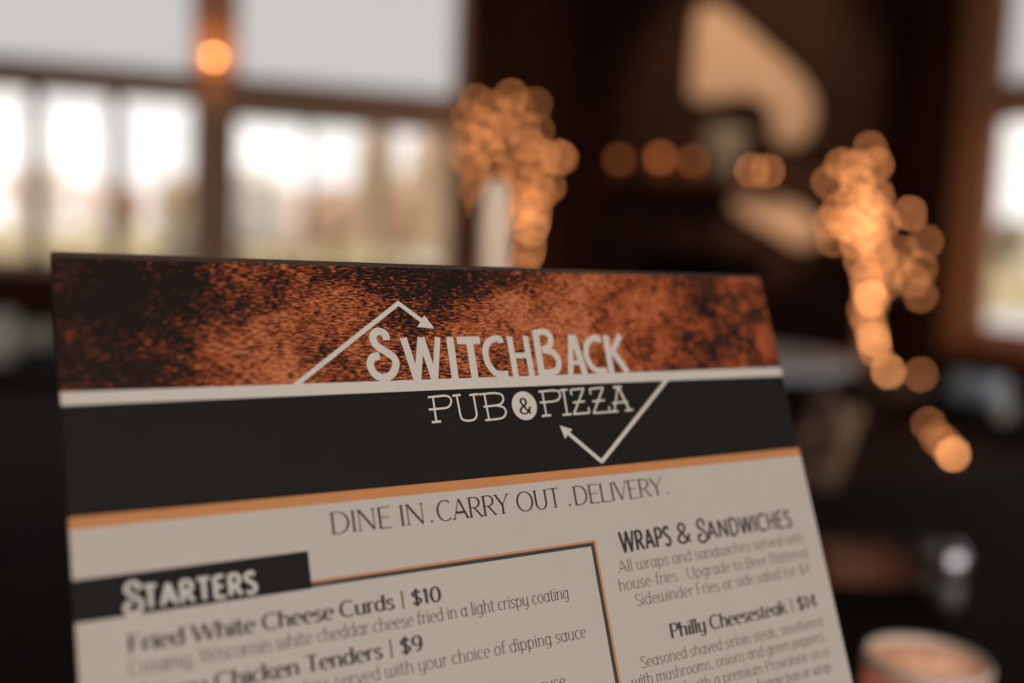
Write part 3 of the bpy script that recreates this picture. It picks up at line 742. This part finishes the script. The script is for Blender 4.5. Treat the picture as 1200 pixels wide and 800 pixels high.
# ---- pen strokes
def smooth_pts(pts, k=5, closed=False):
    out = []; n_ = len(pts)
    for i in range(n_ - 1):
        p0 = pts[max(i - 1, 0)]; p1 = pts[i]; p2 = pts[i + 1]; p3 = pts[min(i + 2, n_ - 1)]
        for j in range(k):
            t = j / k
            out.append(tuple(.5 * (2 * p1[c] + (p2[c] - p0[c]) * t + (2 * p0[c] - 5 * p1[c] + 4 * p2[c] - p3[c]) * t * t + (3 * p1[c] - p0[c] - 3 * p2[c] + p3[c]) * t ** 3) for c in (0, 1)))
    out.append(pts[-1]); return out
class Ink:
    """collects flat pen strokes in card millimetres (u right, v down) a hair above the paper"""
    def __init__(s, z0=.00004): s.v = []; s.f = []; s.z = z0; s.k = 0
    def level(s): s.k = (s.k + 1) % 9; return s.z + s.k * 1.2e-6
    def poly(s, pts):
        z = s.level(); n_ = len(s.v)
        s.v += [(p[0] / 1000, CHT - p[1] / 1000, z) for p in pts]; s.f.append(tuple(range(n_, n_ + len(pts))))
    def stroke(s, pts, wf):
        """wf: width in mm, or a function of the pen direction (dx, dy)"""
        z = s.level(); n_ = len(s.v); k = len(pts)
        for i, p in enumerate(pts):
            a = pts[max(i - 1, 0)]; b_ = pts[min(i + 1, k - 1)]
            dx, dy = b_[0] - a[0], b_[1] - a[1]; l = math.hypot(dx, dy) or 1; dx /= l; dy /= l
            w_ = (wf(dx, dy) if callable(wf) else wf) / 2
            s.v.append(((p[0] - dy * w_) / 1000, CHT - (p[1] + dx * w_) / 1000, z))
            s.v.append(((p[0] + dy * w_) / 1000, CHT - (p[1] - dx * w_) / 1000, z))
        for i in range(k - 1): s.f.append((n_ + 2 * i, n_ + 2 * i + 1, n_ + 2 * i + 3, n_ + 2 * i + 2))
    def disc(s, c, r, seg=40): s.poly([(c[0] + r * math.cos(2 * PI * i / seg), c[1] + r * math.sin(2 * PI * i / seg)) for i in range(seg)])
    def build(s, name, m_, label=None):
        me = bpy.data.meshes.new(name); me.from_pydata(s.v, [], s.f); me.update(); me.materials.append(m_)
        bm = bmesh.new(); bm.from_mesh(me); bm.normal_update()
        for fc in bm.faces:
            if fc.normal.z < 0: fc.normal_flip()
        bm.to_mesh(me); bm.free()
        o = bpy.data.objects.new(name, me); COL.objects.link(o); o.parent = menu
        if label: o['label'] = label
        return o

# ---- a small alphabet: (advance, [strokes]); a stroke is a list of points, y up, cap height 1; ('s', ...) is smoothed
def arc(cx, cy, rx, ry, a0, a1, n_=14):
    return [(cx + rx * math.cos(math.radians(a0 + (a1 - a0) * i / n_)), cy + ry * math.sin(math.radians(a0 + (a1 - a0) * i / n_))) for i in range(n_ + 1)]
X = .68; DS = -.26
UPR = {
 'A': (.72, [[(.06, 0), (.34, 1)], [(.34, 1), (.66, 0)], [(.16, .33), (.55, .33)]]),
 'B': (.62, [[(.1, 0), (.1, 1)], [(.1, 1), (.3, 1)] , arc(.30, .76, .22, .24, 90, -90), [(.1, .52), (.3, .52)], arc(.30, .26, .25, .26, 90, -90), [(.1, 0), (.3, 0)]]),
 'C': (.70, [arc(.40, .5, .33, .5, 48, 312, 22)]),
 'D': (.72, [[(.1, 0), (.1, 1)], [(.1, 1), (.28, 1)], arc(.28, .5, .36, .5, 90, -90, 20), [(.1, 0), (.28, 0)]]),
 'E': (.56, [[(.1, 0), (.1, 1)], [(.1, 1), (.5, 1)], [(.1, .52), (.44, .52)], [(.1, 0), (.52, 0)]]),
 'F': (.52, [[(.1, 0), (.1, 1)], [(.1, 1), (.5, 1)], [(.1, .52), (.42, .52)]]),
 'H': (.68, [[(.1, 0), (.1, 1)], [(.56, 0), (.56, 1)], [(.1, .52), (.56, .52)]]),
 'I': (.22, [[(.11, 0), (.11, 1)]]),
 'L': (.52, [[(.1, 0), (.1, 1)], [(.1, 0), (.5, 0)]]),
 'N': (.74, [[(.1, 0), (.1, 1)], [(.1, 1), (.62, 0)], [(.62, 0), (.62, 1)]]),
 'O': (.84, [arc(.42, .5, .35, .5, 90, 450, 30)]),
 'P': (.58, [[(.1, 0), (.1, 1)], [(.1, 1), (.3, 1)], arc(.30, .74, .22, .26, 90, -90), [(.1, .48), (.3, .48)]]),
 'R': (.64, [[(.1, 0), (.1, 1)], [(.1, 1), (.3, 1)], arc(.30, .74, .22, .26, 90, -90), [(.1, .48), (.3, .48)], [(.28, .48), (.58, 0)]]),
 'S': (.54, [('s', [(.46, .84), (.36, .98), (.2, .97), (.09, .82), (.13, .64), (.28, .52), (.44, .38), (.48, .2), (.38, .04), (.22, 0), (.08, .12)])]),
 'T': (.60, [[(.3, 0), (.3, 1)], [(.03, 1), (.57, 1)]]),
 'U': (.70, [[(.1, 1), (.1, .34)], arc(.34, .34, .24, .34, 180, 360, 16), [(.58, .34), (.58, 1)]]),
 'V': (.66, [[(.04, 1), (.33, 0)], [(.33, 0), (.62, 1)]]),
 'W': (.98, [[(.04, 1), (.27, 0)], [(.27, 0), (.49, 1)], [(.49, 1), (.71, 0)], [(.71, 0), (.94, 1)]]),
 'Y': (.62, [[(.03, 1), (.31, .45)], [(.31, .45), (.59, 1)], [(.31, 0), (.31, .45)]]),
 '&': (.72, [('s', [(.64, .42), (.54, .16), (.36, 0), (.16, .03), (.08, .22), (.2, .42), (.38, .56), (.46, .76), (.36, .96), (.22, .94), (.16, .76), (.26, .55), (.48, .2), (.66, 0)])]),
 'a': (.56, [arc(.26, X / 2, .19, X / 2, 30, 390, 20), [(.45, 0), (.45, X)]]),
 'b': (.56, [[(.1, 0), (.1, 1)], arc(.29, X / 2, .19, X / 2, 150, -150, 18)]),
 'c': (.46, [arc(.27, X / 2, .2, X / 2, 48, 312, 16)]),
 'd': (.56, [arc(.26, X / 2, .19, X / 2, 30, 330, 18), [(.45, 0), (.45, 1.02)]]),
 'e': (.50, [[(.07, .37), (.44, .37)], arc(.26, X / 2, .19, X / 2, 5, 308, 18)]),
 'f': (.34, [[(.14, 0), (.14, .8)], ('s', [(.14, .8), (.18, .96), (.28, 1), (.36, .95)]), [(.02, X), (.30, X)]]),
 'g': (.56, [arc(.26, X / 2, .19, X / 2, 30, 330, 18), [(.45, X), (.45, -.05)], ('s', [(.45, -.05), (.40, -.22), (.25, DS), (.10, -.20)])]),
 'h': (.56, [[(.1, 0), (.1, 1.02)], ('s', [(.1, .48), (.18, .63), (.3, X), (.42, .6), (.45, .44)]), [(.45, .46), (.45, 0)]]),
 'i': (.22, [[(.11, 0), (.11, X)], [(.11, .84), (.11, .93)]]),
 'k': (.54, [[(.1, 0), (.1, 1.02)], [(.12, .3), (.44, X)], [(.22, .42), (.5, 0)]]),
 'l': (.22, [[(.11, 0), (.11, 1.02)]]),
 'm': (.82, [[(.1, 0), (.1, X)], ('s', [(.1, .48), (.17, .63), (.27, X), (.37, .6), (.4, .46)]), [(.4, .48), (.4, 0)], ('s', [(.4, .48), (.48, .63), (.58, X), (.68, .6), (.71, .46)]), [(.71, .48), (.71, 0)]]),
 'n': (.56, [[(.1, 0), (.1, X)], ('s', [(.1, .48), (.18, .63), (.3, X), (.42, .6), (.45, .44)]), [(.45, .46), (.45, 0)]]),
 'o': (.54, [arc(.27, X / 2, .2, X / 2, 90, 450, 22)]),
 'p': (.56, [[(.1, DS), (.1, X)], arc(.29, X / 2, .19, X / 2, 150, -150, 18)]),
 'q': (.56, [arc(.26, X / 2, .19, X / 2, 30, 330, 18), [(.45, X), (.45, DS)]]),
 'r': (.38, [[(.1, 0), (.1, X)], ('s', [(.1, .46), (.17, .61), (.27, X), (.36, .64)])]),
 's': (.42, [('s', [(.35, .56), (.26, X - .01), (.14, .65), (.08, .52), (.16, .39), (.29, .29), (.35, .16), (.27, .02), (.15, .0), (.06, .1)])]),
 't': (.34, [[(.14, .9), (.14, .14)], ('s', [(.14, .14), (.18, .02), (.27, .0), (.33, .06)]), [(.02, X), (.30, X)]]),
 'u': (.56, [[(.1, X), (.1, .22)], ('s', [(.1, .24), (.13, .07), (.26, 0), (.38, .06), (.45, .2)]), [(.45, 0), (.45, X)]]),
 'v': (.50, [[(.04, X), (.25, 0)], [(.25, 0), (.46, X)]]),
 'w': (.78, [[(.1, X), (.1, .22)], ('s', [(.1, .24), (.13, .07), (.24, 0), (.35, .06), (.40, .2)]), [(.40, .12), (.40, X)], ('s', [(.40, .22), (.44, .07), (.54, 0), (.65, .06), (.70, .24)]), [(.70, .22), (.70, X)]]),
 'y': (.56, [[(.1, X), (.1, .22)], ('s', [(.1, .24), (.13, .07), (.26, 0), (.38, .06), (.45, .2)]), [(.45, X), (.45, -.05)], ('s', [(.45, -.05), (.40, -.22), (.25, DS), (.10, -.20)])]),
 '1': (.36, [[(.2, 0), (.2, 1)], [(.2, 1), (.06, .84)]]),
 '0': (.62, [arc(.31, .5, .22, .5, 90, 450, 24)]),
 '9': (.58, [arc(.28, .70, .2, .3, 0, 360, 20), ('s', [(.48, .70), (.47, .4), (.38, .12), (.2, 0)])]),
 '4': (.62, [[(.42, 0), (.42, 1)], [(.42, 1), (.06, .3)], [(.06, .3), (.56, .3)]]),
 '$': (.58, [('s', [(.48, .80), (.38, .93), (.22, .92), (.11, .78), (.15, .63), (.29, .52), (.45, .39), (.49, .23), (.38, .08), (.22, .06), (.09, .18)]), [(.29, -.1), (.29, 1.1)]]),
 '|': (.30, [[(.15, -.12), (.15, 1.1)]]),
 '.': (.24, [[(.12, 0), (.12, .10)]]), ',': (.24, [[(.13, .1), (.09, -.12)]]), '-': (.34, [[(.05, .36), (.29, .36)]]), ' ': (.26, []),
}
CURL_S = [('s', [(.42, .72), (.47, .88), (.36, 1.0), (.18, .97), (.10, .80), (.18, .64), (.36, .50), (.50, .36), (.52, .18), (.42, .02), (.22, -.02), (.07, .08), (.05, .24), (.15, .34), (.27, .30)])]
SERIFY = (0.0, 1.0, 1.02, X, DS)
def text(ink, string, u0, u1, v, H_, thick, thin, serif=.0, first=None, slant=0.0, track=0.0):
    """lay string from u0 to u1 on baseline v with cap height H_ (mm); pen widths are shares of H_; first = scale of capitals of each word"""
    adv = 0; lay = []
    prev = ' '
    for ch in string:
        a, st = UPR[ch]; sc = first if (first and prev == ' ' and ch != '&') else 1.0
        if first and prev == ' ' and ch == 'S': st = CURL_S
        lay.append((adv, sc, st, ch)); adv += a * (1 + (sc - 1) * .8) + track; prev = ch
    xs = [a0 + p_[0] * sc for a0, sc, st, ch in lay for q_ in st for p_ in (q_[1] if q_[0] == 's' else q_)]
    x0_, x1_ = min(xs), max(xs)
    pad = thick * H_ / 2 if x1_ - x0_ > .3 else 0
    if x1_ - x0_ > .3: k = (u1 - u0 - 2 * pad) / (x1_ - x0_)
    else: k = H_; x0_ -= .14
    def wf(dx, dy):
        t = abs(dy); t = t ** 1.6
        return H_ * (thin + (thick - thin) * t)
    for a0, sc, st, ch in lay:
        drop = H_ * (sc - 1) * .35
        def P(p): return (u0 + pad + (a0 + p[0] * sc - x0_) * k + slant * p[1] * H_, v - p[1] * H_ * sc + drop)
        for stt in st:
            pts = smooth_pts(stt[1], 4) if stt[0] == 's' else stt
            Q = [P(p) for p in pts]
            if ch in 'AVWYN' and len(pts) == 2 and thick > thin * 1.3:      # contrast: upstrokes are thin
                dx = pts[1][0] - pts[0][0]; dy = pts[1][1] - pts[0][1]
                up = (dx * dy > 0) or (dx == 0 and ch == 'N')
                ink.stroke(Q, H_ * (thin * 1.15 if up else thick))
            elif ch == '|': ink.stroke(Q, H_ * max(.06, thick * .5))
            elif ch == "." or (ch == 'i' and pts[0][1] > .8):
                ink.stroke(Q, H_ * max(thick, .13))
            else: ink.stroke(Q, wf)
            if serif and len(pts) == 2 and ch not in '|$.,-1' and abs(pts[0][0] - pts[1][0]) < .36 and abs(pts[0][1] - pts[1][1]) > .3:
                for p in pts:
                    if any(abs(p[1] - y_) < .005 for y_ in SERIFY) and not (ch in 'AVW' and p[0] in (.34, .33, .27, .71, .49)) and not (ch == 'N' and p == (.62, 0)):
                        c = P(p); d_ = H_ * thin * .5 * (1 if p[1] <= 0 else -1)
                        ink.stroke([(c[0] - serif * H_, c[1] - d_ ), (c[0] + serif * H_, c[1] - d_)], H_ * thin * 1.1)

g = Ink()
for kind, w_, pts in LOGO: g.stroke(smooth_pts(pts, 6) if kind == 's' else pts, w_ * 1.14)
g.build('name_lettering', WHITE, 'off-white condensed capitals with large first letters')
g = Ink()
for kind, w_, pts in PUB: g.stroke(smooth_pts(pts, 6) if kind == 's' else pts, w_)
g.build('tagline_lettering', WHITE, 'off-white thin slab-serif capitals')
for k in (0, 1):
    g = Ink()
    for kind, w_, pts in ARROW[2 * k:2 * k + 2]: g.stroke(pts, w_)
    g.poly(HEADS[k]); g.build('trail_arrow', WHITE, 'off-white zigzag trail arrow')
g = Ink(); g.disc((115.3, 39.35), 3.95); g.build('ampersand_disc', WHITE, 'off-white disc')
g = Ink(.00006); text(g, '&', 113.45, 117.45, 41.55, 4.3, .17, .09); g.build('ampersand', INK, 'black ampersand on the disc')

g = Ink()
for s_, a, b_, h_ in (('DINE', 56.6, 72.2, 4.95), ('IN', 74.5, 80.6, 4.95), ('.', 82.0, 83.4, 4.9), ('CARRY', 84.3, 105.6, 5.0), ('OUT', 107.8, 121.9, 5.05), ('.', 123.7, 125.1, 5.0), ('DELIVERY', 126.3, 157.4, 5.0), ('.', 158.1, 159.4, 4.9)):
    text(g, s_, a, b_, 67.15, h_, .12, .05, .10)
g.build('service_lettering', TEXT, 'thin dark serif capitals')
g = Ink(.00007)
text(g, 'STARTERS', 9.3, 37.7, 77.6, 4.4, .23, .19, 0, 1.38, 0, .10)
g.build('section_heading', WHITE, 'off-white display capitals on the banner')
g = Ink()
text(g, 'WRAPS', 138.4, 156.9, 81.2, 5.15, .19, .14, 0, 1.1, 0, .08)
text(g, '&', 159.0, 164.4, 81.1, 5.5, .17, .12)
text(g, 'SANDWICHES', 166.6, 205.6, 81.2, 4.9, .18, .14, 0, 1.28, 0, .08)
g.build('section_heading', TEXT, 'black display capitals')
for s_, a, b_, v_, h_ in (('Fried White Cheese Curds | $10', 9.8, 82.3, 85.95, 3.45), ('Crispy Chicken Tenders | $9', 9.8, 75.6, 96.35, 3.45), ('Philly Cheesesteak | $14', 150.2, 208.8, 105.7, 3.7)):
    g = Ink(); text(g, s_, a, b_, v_, h_, .235, .08, .15)
    g.build('dish_name', TEXT, 'bold dark serif letters')
g = Ink()
for s_, a, b_, v_, h_ in (
        ('Creamy, Wisconsin white cheddar cheese fried in a light crispy coating', 9.5, 119.0, 90.5, 3.05),
        ('Breaded chicken tenders served with your choice of dipping sauce', 9.5, 122.5, 100.9, 3.05),
        ('with your choice of dipping sauce', 57.5, 113.6, 111.5, 3.05),
        ('All wraps and sandwiches served with', 136.6, 209.0, 86.35, 3.1),
        ('house-fries . Upgrade to Beer Battered', 135.8, 209.2, 91.1, 3.1),
        ('Sidewinder Fries or side salad for $4', 140.3, 209.0, 95.75, 3.1),
        ('Seasoned shaved sirloin steak, smothered', 138.3, 208.8, 111.5, 2.95),
        ('with mushrooms, onions and green peppers,', 134.2, 208.7, 115.8, 2.95),
        ('topped with a premium Provolone on a', 139.8, 208.4, 120.2, 2.95),
        ('hoagie bun or wrap', 178.0, 208.2, 124.5, 2.95)):
    text(g, s_, a, b_, v_, h_, .10, .05, .085)
g.build('description_text', BODY, 'thin brown-grey serif letters')

# easel that holds the card up (behind and under it)
es = empty('menu_easel'); tag(es, 'small black easel holding the menu card upright from behind', 'easel')
es.matrix_world = mm
MB().box(.03, .186, -.0045, -.0005, -.012, .006).build('ledge', BLACKM, es)
MB().box(.05, .166, -.0005, .20, -.0065, -CT - .0003).build('back_plate', BLACKM, es)
bt = base_pt + MU * .108 - MNn * .0065 + MUP * .17
inv = mm.inverted()
foot = Vector((bt.x + .02, bt.y + .09, .754)); 
MB().tube([inv @ bt, inv @ foot], .003, 8).build('strut', BLACKM, es)
print('menu bottom', base_pt, base_pt + MU * CW)
